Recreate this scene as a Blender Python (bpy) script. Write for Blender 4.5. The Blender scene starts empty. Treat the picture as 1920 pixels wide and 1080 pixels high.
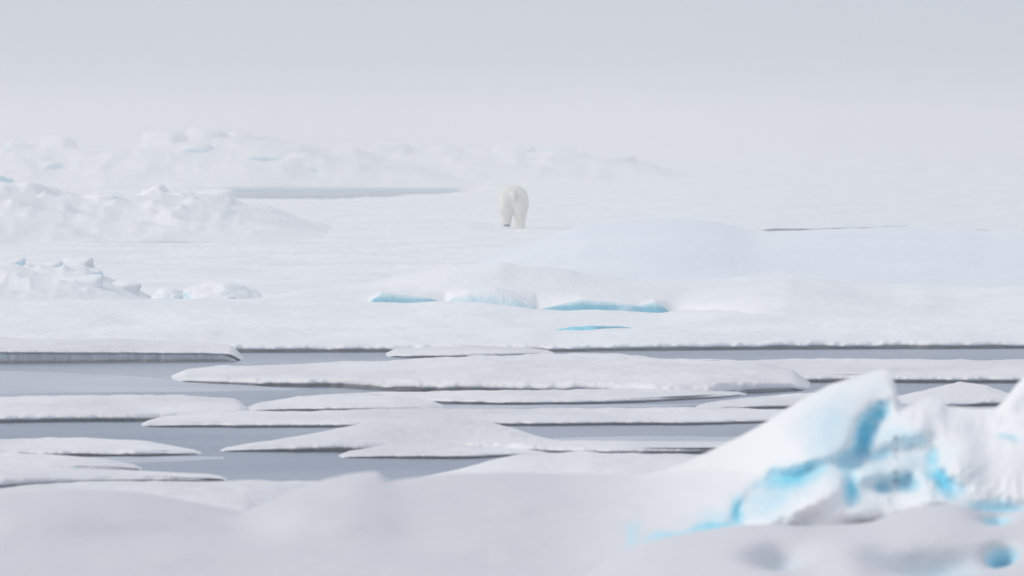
import bpy, bmesh, math, random
import numpy as np
from mathutils import Vector, Matrix, noise as mnoise

S = bpy.context.scene
C = S.collection
R = math.radians

# ------------------------------------------------------------------ camera
CAM_H = 3.2            # lens height above the water, metres
LENS = 412.0           # telephoto
FPX = 1920.0 / 36.0 * LENS
YH = 243.0             # row of the (fogged out) horizon in the 1920x1080 photograph
cam = bpy.data.cameras.new('camera')
cam.lens = LENS
cam.sensor_width = 36.0
cam.clip_start = 0.5
cam.clip_end = 30000
cam.dof.use_dof = True
cam.dof.focus_distance = 185.0
cam.dof.aperture_fstop = 8.0
cam_o = bpy.data.objects.new('camera', cam)
C.objects.link(cam_o)
cam_o.location = (0, 0, CAM_H)
cam_o.rotation_euler = (R(90) - math.atan((540 - YH) / FPX), 0, 0)
S.camera = cam_o

# ------------------------------------------------------------------ sky, sun, exposure
SUN_EL, SUN_AZ = 38.0, -100.0      # azimuth from the view direction (+Y), negative = left
w = bpy.data.worlds.new('World'); S.world = w; w.use_nodes = True
nt = w.node_tree
for n in list(nt.nodes): nt.nodes.remove(n)
sky = nt.nodes.new('ShaderNodeTexSky'); sky.sky_type = 'NISHITA'; sky.sun_disc = False
sky.sun_elevation = R(SUN_EL); sky.sun_rotation = R(SUN_AZ)
sky.air_density = 1.0; sky.dust_density = 1.0; sky.ozone_density = 1.0; sky.altitude = 0
ovc = nt.nodes.new('ShaderNodeMix'); ovc.data_type = 'RGBA'; ovc.inputs[0].default_value = 0.9
ovc.inputs[7].default_value = (4.88, 5.24, 5.92, 1)       # even grey cloud deck over the sky
nt.links.new(sky.outputs[0], ovc.inputs[6])
bg = nt.nodes.new('ShaderNodeBackground'); bg.inputs[1].default_value = 0.1
nt.links.new(ovc.outputs[2], bg.inputs[0])
out = nt.nodes.new('ShaderNodeOutputWorld'); nt.links.new(bg.outputs[0], out.inputs[0])

sun = bpy.data.lights.new('sun', 'SUN'); sun.energy = 1.2; sun.angle = R(40); sun.color = (1.0, 0.925, 0.82)
sun_o = bpy.data.objects.new('sun', sun); C.objects.link(sun_o)
az, el = R(SUN_AZ), R(SUN_EL)
sd = Vector((math.sin(az) * math.cos(el), math.cos(az) * math.cos(el), math.sin(el)))
sun_o.rotation_euler = sd.to_track_quat('Z', 'Y').to_euler()
sun_o.location = sd * 200

S.view_settings.view_transform = 'Standard'
S.view_settings.look = 'None'
S.view_settings.exposure = 0.42
S.view_settings.gamma = 1.0
S.view_settings.use_curve_mapping = False
S.render.engine = 'CYCLES'
cy = S.cycles
cy.use_denoising = True
cy.max_bounces = 10; cy.diffuse_bounces = 5; cy.glossy_bounces = 3; cy.volume_bounces = 3
cy.transmission_bounces = 2; cy.transparent_max_bounces = 4
cy.sample_clamp_indirect = 4.0

# ------------------------------------------------------------------ helpers
def tag(o, label=None, cat=None, group=None, kind=None):
    if label: o['label'] = label
    if cat: o['category'] = cat
    if group: o['group'] = group
    if kind: o['kind'] = kind
    return o

def P(px, py, z=0.0):
    """photo pixel on the level z -> point of the place (arrays welcome)"""
    d = (CAM_H - z) * FPX / (py - YH)
    return np.stack([(px - 960.0) / FPX * d, d, z + 0 * d], -1)

def PD(px, py, d):
    """photo pixel at distance d -> point of the place"""
    px = np.asarray(px, float); py = np.asarray(py, float); d = np.asarray(d, float) + 0 * px
    return np.stack([(px - 960.0) / FPX * d, d, CAM_H - (py - YH) * d / FPX], -1)

def _hash(i, j, s):
    h = (i.astype(np.int64) * 374761393 + j.astype(np.int64) * 668265263 + s * 1442695041) & 0x7fffffff
    h = ((h ^ (h >> 13)) * 1274126177) & 0x7fffffff
    h = h ^ (h >> 16)
    return (h & 0xffff) / 32767.5 - 1.0

def vnoise(x, y, s=0):
    i = np.floor(x); j = np.floor(y); fx = x - i; fy = y - j
    fx = fx * fx * fx * (fx * (fx * 6 - 15) + 10); fy = fy * fy * fy * (fy * (fy * 6 - 15) + 10)
    a = _hash(i, j, s); b = _hash(i + 1, j, s); c = _hash(i, j + 1, s); d = _hash(i + 1, j + 1, s)
    return (a + (b - a) * fx) + ((c + (d - c) * fx) - (a + (b - a) * fx)) * fy

def fbm(x, y, s=0, o=4, bil=False):
    x = np.asarray(x, float); y = np.asarray(y, float)
    t = 0; a = 1.0; n = 0
    for k in range(o):
        v = vnoise(x * 2.03 ** k + 17.3 * k, y * 2.03 ** k - 9.1 * k, s + k * 7)
        if bil: v = 1 - 2.4 * np.abs(v)
        t = t + a * v; n += a; a *= 0.5
    return t / n

def sstep(a, b, x):
    t = np.clip((x - a) / (b - a), 0, 1); return t * t * (3 - 2 * t)

def line(pts, N, smooth=0.006):
    p = np.array(pts, float); u = np.linspace(0, 1, N)
    xs = p[0, 0] + (p[-1, 0] - p[0, 0]) * u
    out = [xs]
    for k in range(1, p.shape[1]):
        ys = np.interp(xs, p[:, 0], p[:, k])
        w_ = max(1, int(N * smooth))
        if w_ > 1:
            ker = np.hanning(2 * w_ + 1); ker /= ker.sum()
            ext = np.concatenate([2 * ys[0] - ys[w_:0:-1], ys, 2 * ys[-1] - ys[-2:-w_ - 2:-1]])
            ys = np.convolve(ext, ker, 'valid')
        out.append(ys)
    return out

def crest_levels(pts, N, smooth):
    a = line(pts, N, smooth)[1]; b_ = line(pts, N, max(0.03, smooth * 4))[1]; c_ = line(pts, N, 0.14)[1]
    def at(t_):
        k1 = float(sstep(0.90, 1.0, np.array(t_))); k2 = float(sstep(0.35, 0.9, np.array(t_)))
        return c_ + (b_ - c_) * k2 + (a - b_) * k1
    return at

def link(name, me, mat, parent=None):
    o = bpy.data.objects.new(name, me); C.objects.link(o)
    if mat is not None:
        me.materials.clear(); me.materials.append(mat)
    if parent is not None: o.parent = parent
    return o

def empty(name, loc=(0, 0, 0)):
    o = bpy.data.objects.new(name, None); C.objects.link(o); o.location = loc; o.empty_display_size = 0.3
    bpy.context.view_layer.update()
    return o

def grid_mesh(name, V, attr=None):
    """V: (N, M, 3) array of rows -> smooth quad sheet"""
    N, M = V.shape[:2]
    idx = np.arange(N * M).reshape(N, M)
    q = np.stack([idx[:-1, :-1], idx[1:, :-1], idx[1:, 1:], idx[:-1, 1:]], -1).reshape(-1, 4)
    me = bpy.data.meshes.new(name)
    me.vertices.add(N * M); me.vertices.foreach_set('co', V.reshape(-1).astype(np.float32))
    me.loops.add(len(q) * 4); me.loops.foreach_set('vertex_index', q.reshape(-1).astype(np.int32))
    me.polygons.add(len(q)); me.polygons.foreach_set('loop_start', np.arange(0, len(q) * 4, 4, dtype=np.int32))
    me.polygons.foreach_set('loop_total', np.full(len(q), 4, np.int32))
    me.polygons.foreach_set('use_smooth', np.ones(len(q), bool))
    me.update(calc_edges=True); me.validate()
    if attr is not None:
        a = me.attributes.new('bare', 'FLOAT', 'POINT'); a.data.foreach_set('value', attr.reshape(-1).astype(np.float32))
    return me

def local(o, V):
    return V - np.array(o.location) if o is not None else V

# ------------------------------------------------------------------ materials
def mat(name):
    m = bpy.data.materials.new(name); m.use_nodes = True
    t = m.node_tree; b = t.nodes['Principled BSDF']
    return m, t, b

def nd(t, kind, **kw):
    n = t.nodes.new(kind)
    for k, v in kw.items(): setattr(n, k, v)
    return n

def noise_node(t, scale, detail=4, rough=0.55, stretch=(1, 1, 1)):
    g = nd(t, 'ShaderNodeNewGeometry'); mp = nd(t, 'ShaderNodeMapping'); mp.inputs['Scale'].default_value = stretch
    t.links.new(g.outputs['Position'], mp.inputs[0])
    n = nd(t, 'ShaderNodeTexNoise'); n.inputs['Scale'].default_value = scale
    n.inputs['Detail'].default_value = detail; n.inputs['Roughness'].default_value = rough
    t.links.new(mp.outputs[0], n.inputs['Vector'])
    return n

def mixc(t, fac, a, b):
    m = nd(t, 'ShaderNodeMix', data_type='RGBA')
    for s, v in ((0, fac), (6, a), (7, b)):
        if isinstance(v, bpy.types.NodeSocket): t.links.new(v, m.inputs[s])
        else: m.inputs[s].default_value = v if s == 0 else (*v, 1)
    return m.outputs[2]

def ramp(t, src, lo, hi):
    m = nd(t, 'ShaderNodeMapRange'); m.interpolation_type = 'SMOOTHSTEP'
    t.links.new(src, m.inputs[0]); m.inputs[1].default_value = lo; m.inputs[2].default_value = hi
    return m.outputs[0]

def math_(t, op, a, b):
    m = nd(t, 'ShaderNodeMath', operation=op)
    for s, v in ((0, a), (1, b)):
        if isinstance(v, bpy.types.NodeSocket): t.links.new(v, m.inputs[s])
        else: m.inputs[s].default_value = v
    return m.outputs[0]

def bump(t, b, src, strength, dist, prev=None):
    n = nd(t, 'ShaderNodeBump'); n.inputs['Strength'].default_value = strength; n.inputs['Distance'].default_value = dist
    t.links.new(src, n.inputs['Height'])
    if prev is not None: t.links.new(prev, n.inputs['Normal'])
    t.links.new(n.outputs[0], b.inputs['Normal'])
    return n.outputs[0]

SNOW_A, SNOW_B = (0.80, 0.815, 0.835), (0.90, 0.905, 0.91)
ICE_PALE, ICE_DEEP = (0.52, 0.77, 0.87), (0.06, 0.45, 0.64)

def snow_color(t, ca=None, cb=None):
    n1 = noise_node(t, 0.6, 5, 0.6, (1, 0.25, 1))
    return mixc(t, ramp(t, n1.outputs[0], 0.3, 0.65), ca or SNOW_A, cb or SNOW_B)

def make_snow(name, scale=1.0, ca=None, cb=None):
    m, t, b = mat(name)
    t.links.new(snow_color(t, ca or SNOW_A, cb or SNOW_B), b.inputs['Base Color'])
    b.inputs['Roughness'].default_value = 0.75
    b.inputs['Specular IOR Level'].default_value = 0.25
    p = bump(t, b, noise_node(t, 2.2 * scale, 6, 0.6, (1, 0.5, 1)).outputs[0], 0.35, 0.12)
    bump(t, b, noise_node(t, 14 * scale, 5, 0.65).outputs[0], 0.25, 0.03, p)
    return m

def make_weathered(name, lo=-0.25, hi=0.55, deep=0.08):
    """snow lies where it can; steep faces are bare pale blue ice"""
    m, t, b = mat(name)
    g = nd(t, 'ShaderNodeNewGeometry'); sx = nd(t, 'ShaderNodeSeparateXYZ'); t.links.new(g.outputs['True Normal'], sx.inputs[0])
    n = noise_node(t, 1.7, 4, 0.6)
    s = math_(t, 'ADD', sx.outputs[2], math_(t, 'MULTIPLY', math_(t, 'SUBTRACT', n.outputs[0], 0.5), 0.7))
    cover = ramp(t, s, lo, hi)
    n2 = noise_node(t, 2.6, 3, 0.5)
    ice = mixc(t, math_(t, 'MULTIPLY', ramp(t, n2.outputs[0], 0.5, 0.72), deep), ICE_PALE, ICE_DEEP)
    t.links.new(mixc(t, cover, ice, snow_color(t)), b.inputs['Base Color'])
    b.inputs['Roughness'].default_value = 0.6; b.inputs['Specular IOR Level'].default_value = 0.3
    p = bump(t, b, noise_node(t, 3.0, 6, 0.6).outputs[0], 0.35, 0.1)
    bump(t, b, noise_node(t, 16, 4, 0.6).outputs[0], 0.2, 0.03, p)
    return m

def make_bare(name, sss=0.0, snow=SNOW_B, deep=ICE_DEEP, bs=0.3, pale=ICE_PALE):
    """mesh attribute 'bare': 0 = snow crust, 1 = dense blue ice"""
    m, t, b = mat(name)
    a = nd(t, 'ShaderNodeAttribute', attribute_name='bare')
    n = noise_node(t, 2.4, 5, 0.6)
    f = math_(t, 'ADD', a.outputs['Fac'], math_(t, 'MULTIPLY', math_(t, 'SUBTRACT', n.outputs[0], 0.5), 0.35))
    ao = nd(t, 'ShaderNodeAttribute', attribute_name='dimmed')
    sc_ = mixc(t, ao.outputs['Fac'], snow, (0.655, 0.645, 0.675))  # greyer snow colour paints in the darkening of the foreground
    c1 = mixc(t, ramp(t, f, 0.02, 0.42), sc_, pale)
    c2 = mixc(t, ramp(t, f, 0.35, 0.95), c1, deep)
    t.links.new(c2, b.inputs['Base Color'])
    b.inputs['Roughness'].default_value = 0.5; b.inputs['Specular IOR Level'].default_value = 0.3
    if sss:
        b.inputs['Subsurface Weight'].default_value = sss
        b.inputs['Subsurface Radius'].default_value = (0.3, 0.8, 1.0); b.inputs['Subsurface Scale'].default_value = 0.12
    p = bump(t, b, noise_node(t, 3.5, 5, 0.6).outputs[0], bs, 0.08)
    bump(t, b, noise_node(t, 18, 4, 0.6).outputs[0], 0.08, 0.02, p)
    return m

def make_plain(name, ca, cb, rough=0.5, scale=3.0, bs=0.3, bd=0.05, stretch=(1, 1, 1), spec=0.4):
    m, t, b = mat(name)
    n = noise_node(t, scale, 5, 0.6, stretch)
    t.links.new(mixc(t, ramp(t, n.outputs[0], 0.32, 0.68), ca, cb), b.inputs['Base Color'])
    b.inputs['Roughness'].default_value = rough; b.inputs['Specular IOR Level'].default_value = spec
    bump(t, b, noise_node(t, scale * 4, 4, 0.6).outputs[0], bs, bd)
    return m

M_snow = make_snow('snow')
M_floe = make_snow('damp_floe_snow', 1.6, (0.69, 0.685, 0.705), (0.82, 0.815, 0.825))
M_pale_sheet = make_plain('pale_reflection_ice', (0.30, 0.345, 0.42), (0.44, 0.47, 0.53), 0.28, 0.5, 0.2, 0.03, (1, 0.4, 1), 0.5)  # lighter grey paints in water reflections along with submerged ice
M_weather = make_weathered('weathered_snow_ice')
M_bare = make_bare('blue_ice_face', deep=(0.13, 0.45, 0.58), pale=(0.60, 0.77, 0.83))
M_bare2 = make_weathered('broken_blue_ice', 0.1, 0.85, 0.35)
M_weather_far = make_weathered('far_weathered_ice', 0.05, 0.5, 0.1)
M_shade_tint = make_plain('shade_tinted_snow', (0.78, 0.815, 0.875), (0.85, 0.875, 0.91), 0.55, 0.25, 0.25, 0.08, (1, 0.3, 1), 0.3)  # blue cast of the less lit drift slope put into the colour
M_dimmed = make_bare('dimmed_grey_snow', 0.0, (0.74, 0.74, 0.76))
M_slab = make_bare('slab_ice', 0.0, (0.90, 0.90, 0.905), (0.17, 0.66, 0.83), 0.15)
M_core = make_plain('dense_blue_ice', (0.10, 0.56, 0.74), (0.36, 0.74, 0.86), 0.35, 3.0)
M_base = make_plain('wet_stained_shaded_ice', (0.10, 0.10, 0.105), (0.20, 0.19, 0.185), 0.35, 2.5, 0.4, 0.04, (1, 1, 4))  # dark tone paints in shadow and reflection besides wet, algae-stained ice
M_wall = make_plain('wet_blue_grey_ice', (0.44, 0.51, 0.56), (0.62, 0.68, 0.72), 0.4, 2.2, 0.5, 0.05, (1, 1, 3))

m, t, b = mat('sea_water')
n = noise_node(t, 0.22, 5, 0.6, (0.7, 0.45, 1))
t.links.new(mixc(t, ramp(t, n.outputs[0], 0.35, 0.65), (0.045, 0.092, 0.175), (0.125, 0.165, 0.26)), b.inputs['Base Color'])
b.inputs['IOR'].default_value = 1.333
n = noise_node(t, 0.16, 4, 0.55, (0.5, 0.35, 1))
mr = nd(t, 'ShaderNodeMapRange'); t.links.new(n.outputs[0], mr.inputs[0])
mr.inputs[1].default_value = 0.3; mr.inputs[2].default_value = 0.7; mr.inputs[3].default_value = 0.16; mr.inputs[4].default_value = 0.3
t.links.new(mr.outputs[0], b.inputs['Roughness'])
p = bump(t, b, noise_node(t, 1.4, 4, 0.6, (1, 0.6, 1)).outputs[0], 0.45, 0.08)
bump(t, b, noise_node(t, 6.0, 3, 0.6, (1, 0.7, 1)).outputs[0], 0.3, 0.02, p)
M_water = m

m, t, b = mat('polar_bear_fur')
n = noise_node(t, 5.0, 4, 0.6)
t.links.new(mixc(t, ramp(t, n.outputs[0], 0.3, 0.7), (0.72, 0.69, 0.615), (0.83, 0.805, 0.74)), b.inputs['Base Color'])
b.inputs['Roughness'].default_value = 0.9; b.inputs['Specular IOR Level'].default_value = 0.1
b.inputs['Sheen Weight'].default_value = 0.25; b.inputs['Sheen Roughness'].default_value = 0.5
bump(t, b, noise_node(t, 55, 3, 0.6, (1, 1, 0.25)).outputs[0], 0.5, 0.03)
M_fur = m
M_pad = make_plain('dark_paw_leather', (0.05, 0.05, 0.06), (0.11, 0.11, 0.12), 0.8, 20)
M_black = make_plain('black_skin', (0.012, 0.012, 0.013), (0.03, 0.03, 0.03), 0.4, 30)
M_claw = make_plain('claw_horn', (0.03, 0.028, 0.025), (0.08, 0.07, 0.06), 0.4, 40)

# ------------------------------------------------------------------ sea
def sheet(name, m, z, half, kind='structure'):
    V = np.array([[[-half, -60, z], [half, -60, z]], [[-half, 6000, z], [half, 6000, z]]], float)
    V = V[:, ::-1]
    return tag(link(name, grid_mesh(name, V), m), kind=kind)
water = sheet('sea_water', M_water, 0.0, 1500)
tag(water, 'blue-grey open sea water between the ice floes')

# ------------------------------------------------------------------ lofted ice
def shell(F, B, lip, foot_z, rows, back_len, back_z, namp=0.03, nsc=(0.9, 0.3), seed=1, bil=0.0, bamp=0.0, bsc=(0.8, 0.8),
          power=1.0, foot_drop=0.25, inset=0.05, edge_amp=0.25, taper=True, uf=0.30):
    """Rows of points of a body of ice: foot, undercut, rounded lip, upper surface to the crest B, and down the far side.
    F, B: (N,3) foot line and crest line."""
    N = len(F); u = np.linspace(0, 1, N)
    F = F.copy(); B = B.copy(); F0 = F.copy()
    F0[:, 1] += edge_amp * fbm(F[:, 0] * 0.5, F[:, 0] * 0 + seed, seed, 2)
    F[:, 1] += edge_amp * fbm(F[:, 0] * 1.1, F[:, 0] * 0 + seed, seed, 6) + 0.10 * fbm(F[:, 0] * 7, F[:, 0] * 0 + 2.2, seed + 5, 4)
    ends = np.clip(np.minimum(u, 1 - u) * N / 10.0, 0, 1) if taper else np.ones(N)
    ends = ends ** 0.5
    D = B - F; D[:, 2] = 0
    L = np.maximum(np.linalg.norm(D, axis=1), 1e-3)[:, None]
    dirv = D / L
    zc = B[:, 2]
    lipv = np.minimum(lip * (1 + 0.55 * fbm(F[:, 0] * 2.3, F[:, 0] * 0 + 5.5, seed + 3, 5) + 0.5 * fbm(F[:, 0] * 5.5, F[:, 0] * 0 + 1.5, seed + 4, 4) * np.clip(0.3 + 1.6 * fbm(F[:, 0] * 0.8, F[:, 0] * 0 + 8.5, seed + 6, 2), 0, 1)), 0.7 * np.maximum(zc - foot_z, 0.004))
    lips = np.minimum(lip * (1 + 0.3 * fbm(F[:, 0] * 0.6, F[:, 0] * 0 + 5.5, seed + 3, 2)), 0.7 * np.maximum(zc - foot_z, 0.004))
    under = foot_z + lipv * uf; rem = (1 - uf) / 0.7
    rowsV = []
    def add(off, z):
        p = F + dirv * np.minimum(off, L * 0.45)
        p[:, 2] = z
        rowsV.append(p)
    add(inset + 0.25, under * 1.0)
    add(inset, under)
    add(0.0, under + lipv * rem * 0.08)
    add(0.0 - 0.008, under + lipv * rem * 0.22)
    add(0.02, under + lipv * rem * 0.45)
    add(0.06, under + lipv * rem * 0.58)
    off0 = 0.14
    k0 = len(rowsV)
    tt = np.linspace(0, 1, rows) ** 1.25
    for t_ in tt:
        kf = float(1 - sstep(0, 0.05, np.array(t_))); Fk = F0 + (F - F0) * kf; lk = lips + (lipv - lips) * kf
        p = Fk + dirv * np.minimum(off0, L * 0.5) + (D - dirv * np.minimum(off0, L * 0.5)) * t_
        s_ = math.sin(t_ * math.pi / 2) ** power
        p[:, 2] = (foot_z + lk) + (zc - foot_z - lk) * s_
        rowsV.append(p)
    k1 = len(rowsV)
    for t_ in (0.06, 0.14, 0.25, 0.38, 0.52, 0.68, 0.85, 1.0):
        p = B + dirv * back_len * t_
        p[:, 2] = back_z + (zc - back_z) * (1 - t_ * t_ * (3 - 2 * t_))
        rowsV.append(p)
    V = np.stack(rowsV, 0)
    w_ = np.zeros(V.shape[0]); w_[k0:k1] = sstep(-0.02, 0.3, tt) * 0.9 + 0.1; w_[k1:] = np.linspace(1, 0.2, V.shape[0] - k1)
    hgt = np.clip((zc - foot_z) / max(1e-3, np.percentile(zc - foot_z, 75)), 0, 1)[None, :] * ends[None, :]
    nz = namp * fbm(V[..., 0] * nsc[0], V[..., 1] * nsc[1], seed + 11, 5)
    nz = nz + 0.35 * namp * fbm(V[..., 0] * 4.5, V[..., 1] * 1.6, seed + 19, 3)
    if bamp: nz = nz + bamp * fbm(V[..., 0] * bsc[0], V[..., 1] * bsc[1], seed + 31, 4, True)
    V[..., 2] += nz * w_[:, None] * hgt
    if taper:
        V[..., 2] = (V[..., 2] + 0.06) * ends[None, :] - 0.06
    return V, under, F, dirv, L

def pick_N(pts, step): return int(max(40, min(900, (pts[-1][0] - pts[0][0]) / step)))

def floe(front, back, label, frac=0.5, lip=0.11, rows=26, seed=1, namp=0.032, back_len=3.0, base_mat=None, foot_z=0.0,
         group='ice floes drifting in the lead', name='ice_floe', step=3, wall=False, edge=0.25, top=None, cat='ice floe'):
    N = pick_N(front, step)
    xf, yf = line(front, N); xb, yb = line(back, N)
    zm = CAM_H - (CAM_H - foot_z) * (yb - YH) / (yf - YH)
    zc = foot_z + frac * np.maximum(zm - foot_z, 0.01)
    F = P(xf, yf, foot_z + 0 * xf); B = P(xb, yb, zc)
    V, under, F2, dirv, L = shell(F, B, lip, foot_z, rows, back_len, -0.2, namp=namp, seed=seed, edge_amp=edge, uf=0.78 if wall else 0.30)
    mid = F2[N // 2]
    root = empty(name, (float((F[0, 0] + F[-1, 0]) / 2), float(F[:, 1].mean()), 0.0))
    tag(root, label, cat, group)
    cap = link('snow_cover', grid_mesh('snow_cover', local(root, V)), top or M_floe, root)
    # the wet, shade-darkened foot of the floe, just inside the snow lip
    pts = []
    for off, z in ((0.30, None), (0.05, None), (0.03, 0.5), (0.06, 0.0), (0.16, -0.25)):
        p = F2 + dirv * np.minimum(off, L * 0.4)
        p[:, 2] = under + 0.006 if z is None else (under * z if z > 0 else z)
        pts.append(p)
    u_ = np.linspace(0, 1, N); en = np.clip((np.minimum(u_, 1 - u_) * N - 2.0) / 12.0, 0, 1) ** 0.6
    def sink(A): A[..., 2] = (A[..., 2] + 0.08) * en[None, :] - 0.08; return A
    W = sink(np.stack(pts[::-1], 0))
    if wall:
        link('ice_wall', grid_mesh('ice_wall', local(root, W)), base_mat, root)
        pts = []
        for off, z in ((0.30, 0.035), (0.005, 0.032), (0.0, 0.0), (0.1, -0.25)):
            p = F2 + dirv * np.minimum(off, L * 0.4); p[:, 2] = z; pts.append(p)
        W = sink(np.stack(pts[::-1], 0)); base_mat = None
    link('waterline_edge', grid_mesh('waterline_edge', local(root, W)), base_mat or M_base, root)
    return root

def swell(front, back, zf, zb, name, label, m=None, rows=40, kind=None, cat=None, group=None, namp=0.05, nsc=(0.25, 0.08), seed=1,
          back_len=20, back_z=-0.2, bamp=0.0, bsc=(0.8, 0.8), lip=0.05, step=6, power=1.0, parent=None, foot_z=None, smooth=0.006, edge=0.25):
    """a body of snow whose foot line lies at zf and crest line at zb (numbers or per-point lists)"""
    N = pick_N(front, step)
    fr = [(a[0], a[1], zf) if len(a) == 2 else a for a in front]
    bk = [(a[0], a[1], zb) if len(a) == 2 else a for a in back]
    xf, yf, zfv = line(fr, N, smooth); xb, yb, zbv = line(bk, N, smooth)
    F = P(xf, yf, zfv); B = P(xb, yb, zbv)
    V, *_ = shell(F, B, lip, float(np.mean(zfv)) if foot_z is None else foot_z, rows, back_len, back_z, namp=namp, nsc=nsc, seed=seed,
                  bamp=bamp, bsc=bsc, power=power, taper=False, edge_amp=edge)
    if parent is not None:
        o = link(name, grid_mesh(name, local(parent, V)), m or M_snow, parent)
    else:
        c = np.array([0, float(F[:, 1].mean()), 0.0])
        o = link(name, grid_mesh(name, V - c), m or M_snow); o.location = c
        tag(o, label, cat, group, kind)
    return o

# ---- far field: level pack ice that fades out in the fog
def far_field():
    v = np.geomspace(1, 10.5, 110); xs = np.linspace(-1, 1, 460)
    px = 960 + xs * 3000
    d0 = np.interp(px, [400, 440, 860, 900], [480, 606, 606, 588])
    Y = d0[None, :] + 600.0 * (v[:, None] - 1)
    X = xs[None, :] * 3000 / FPX * Y
    Z = 0.22 + 0.16 * fbm(X * 0.09, Y * 0.02, 3, 4) + 0.30 * np.clip(fbm(X * 0.05, Y * 0.012, 9, 4, True) - 0.25, 0, 1) \
        + 0.5 * sstep(-10, 60, X) * np.exp(-((Y - 1050) / 120) ** 2) * (0.5 + fbm(X * 0.05, Y * 0.01, 13, 3))
    Z[0] = -0.25; Z[1] = 0.06; Z[2] = np.minimum(Z[2], 0.16); Y[1] = Y[0] - 0.1; Y[2] = Y[0] + 0.25
    o = link('pack_ice', grid_mesh('pack_ice', np.stack([X, Y, Z], -1)), M_snow)
    tag(o, 'flat far pack ice fading into the fog', kind='structure')
far_field()

FARX = (-900, 2800)
# ---- middle sheet: behind the bear; a lead opens on its left far side
swell([(-900, 446), (1380, 440), (1455, 431), (1540, 431), (1700, 427), (1800, 430), (1870, 434), (2800, 430)],
      [(-900, 375), (430, 374), (520, 374), (650, 374), (700, 372), (770, 365), (860, 360), (930, 356), (1000, 355), (1100, 353), (1200, 352), (2800, 351)],
      0.0, 0.2, 'middle_ice_sheet', 'broad snow covered ice sheet behind the polar bear', kind='structure', rows=70, namp=0.10, nsc=(0.10, 0.035), seed=21,
      bamp=0.05, bsc=(0.12, 0.05), back_len=6, lip=0.06, step=5, power=0.8)
# ---- the sheet the bear walks on
swell([(-900, 562), (2800, 562)],
      [(-900, 414), (200, 412), (640, 412), (750, 408), (860, 408), (1040, 409), (1150, 410), (1250, 408), (1300, 411), (1350, 420), (1450, 434), (1540, 440), (2800, 445)],
      0.15, 0.38, 'snow_field', 'smooth snow field under the polar bear', kind='structure', rows=90, namp=0.07, nsc=(0.14, 0.05), seed=41,
      back_len=14, lip=0.05, step=5, power=0.9)
# ---- broad blue-white drift on the right
DZ = lambda y: CAM_H - (y - YH) * 262.0 / FPX      # crest some 260 m out
swell([(860, 545), (2800, 545)],
      [(860, 500, DZ(500)), (960, 468, DZ(468)), (1017, 450, DZ(450)), (1090, 427, DZ(427)), (1170, 417, DZ(417)), (1240, 413, DZ(413)), (1290, 413, DZ(413)), (1347, 419, DZ(419)), (1413, 436, DZ(436)), (1460, 435, DZ(435)),
       (1540, 431.5, DZ(431.5)), (1700, 427, DZ(427)), (1800, 429.5, DZ(429.5)), (1850, 435, DZ(435)), (1920, 433, DZ(433)), (2800, 434, DZ(434))],
      0.15, 0.5, 'snow_drift', 'broad smooth blue-white snow drift right of the polar bear', cat='snow drift', m=M_shade_tint, rows=60, namp=0.05, nsc=(0.2, 0.07), seed=51,
      back_len=30, lip=0.03, step=5, power=1.0, back_z=0.1, smooth=0.02)
# ---- front sheet, rear terrace (ends at the narrow blue crack) and front terrace (ends at the water)
LEDGE = [(-900, 566), (0, 562), (300, 560), (490, 560), (640, 566), (690, 567), (760, 569), (820, 565), (900, 567), (960, 575), (1000, 580), (1060, 582), (1120, 579),
         (1200, 584), (1240, 586), (1262, 582), (1330, 578), (1500, 572), (2800, 570)]
LEDGE_D = 193.5
LEDGE3 = [(x_, y_, CAM_H - (y_ - YH) * LEDGE_D / FPX) for x_, y_ in LEDGE]
swell([(-900, 634, 0.0), (980, 634, 0.0), (1030, 624, 0.12), (1045, 619.5, 0.16), (1120, 620, 0.16), (1195, 617, 0.16), (1215, 624, 0.1), (1260, 634, 0.0), (2800, 634, 0.0)], LEDGE3,
      0.16, 0.30, 'ice_terrace', 'snow terrace in front of the hollowed hummock', kind='structure', rows=50, namp=0.05, nsc=(0.3, 0.1), seed=61, back_len=10, lip=0.05, step=4)
swell([(-900, 661), (460, 661), (720, 660), (1060, 659), (1280, 657), (1500, 655), (1920, 653), (2800, 652)],
      [(-900, 610, .25), (900, 612, .24), (1000, 616, .22), (1045, 619, .18), (1120, 619.5, .175), (1190, 615, .19), (1235, 611, .21), (1400, 608, .24), (2800, 606, .25)],
      0.0, 0.17, 'ice_shelf_edge', 'front edge of the large ice sheet above the open water', kind='structure', rows=50, namp=0.05, nsc=(0.5, 0.16), seed=71, back_len=5, lip=0.11, step=4, back_z=0.0)

# waterline edge under the front terrace
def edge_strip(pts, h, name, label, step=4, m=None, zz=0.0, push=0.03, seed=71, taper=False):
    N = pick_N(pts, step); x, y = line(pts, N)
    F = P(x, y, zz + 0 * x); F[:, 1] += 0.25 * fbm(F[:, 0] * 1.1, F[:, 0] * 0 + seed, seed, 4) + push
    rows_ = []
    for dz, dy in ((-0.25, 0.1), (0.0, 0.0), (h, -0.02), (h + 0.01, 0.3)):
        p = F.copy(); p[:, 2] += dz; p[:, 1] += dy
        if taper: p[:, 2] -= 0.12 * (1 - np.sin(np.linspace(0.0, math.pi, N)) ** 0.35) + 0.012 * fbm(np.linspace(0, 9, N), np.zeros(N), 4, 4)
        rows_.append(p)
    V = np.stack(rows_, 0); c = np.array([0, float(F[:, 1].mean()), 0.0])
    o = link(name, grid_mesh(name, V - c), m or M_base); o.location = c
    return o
e = edge_strip([(-900, 661), (460, 661), (720, 660), (1060, 659), (1280, 657), (1500, 655), (1920, 653), (2800, 652)], 0.04, 'wet_shaded_ice_edge', '')
sh = bpy.data.objects['ice_shelf_edge']
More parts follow.
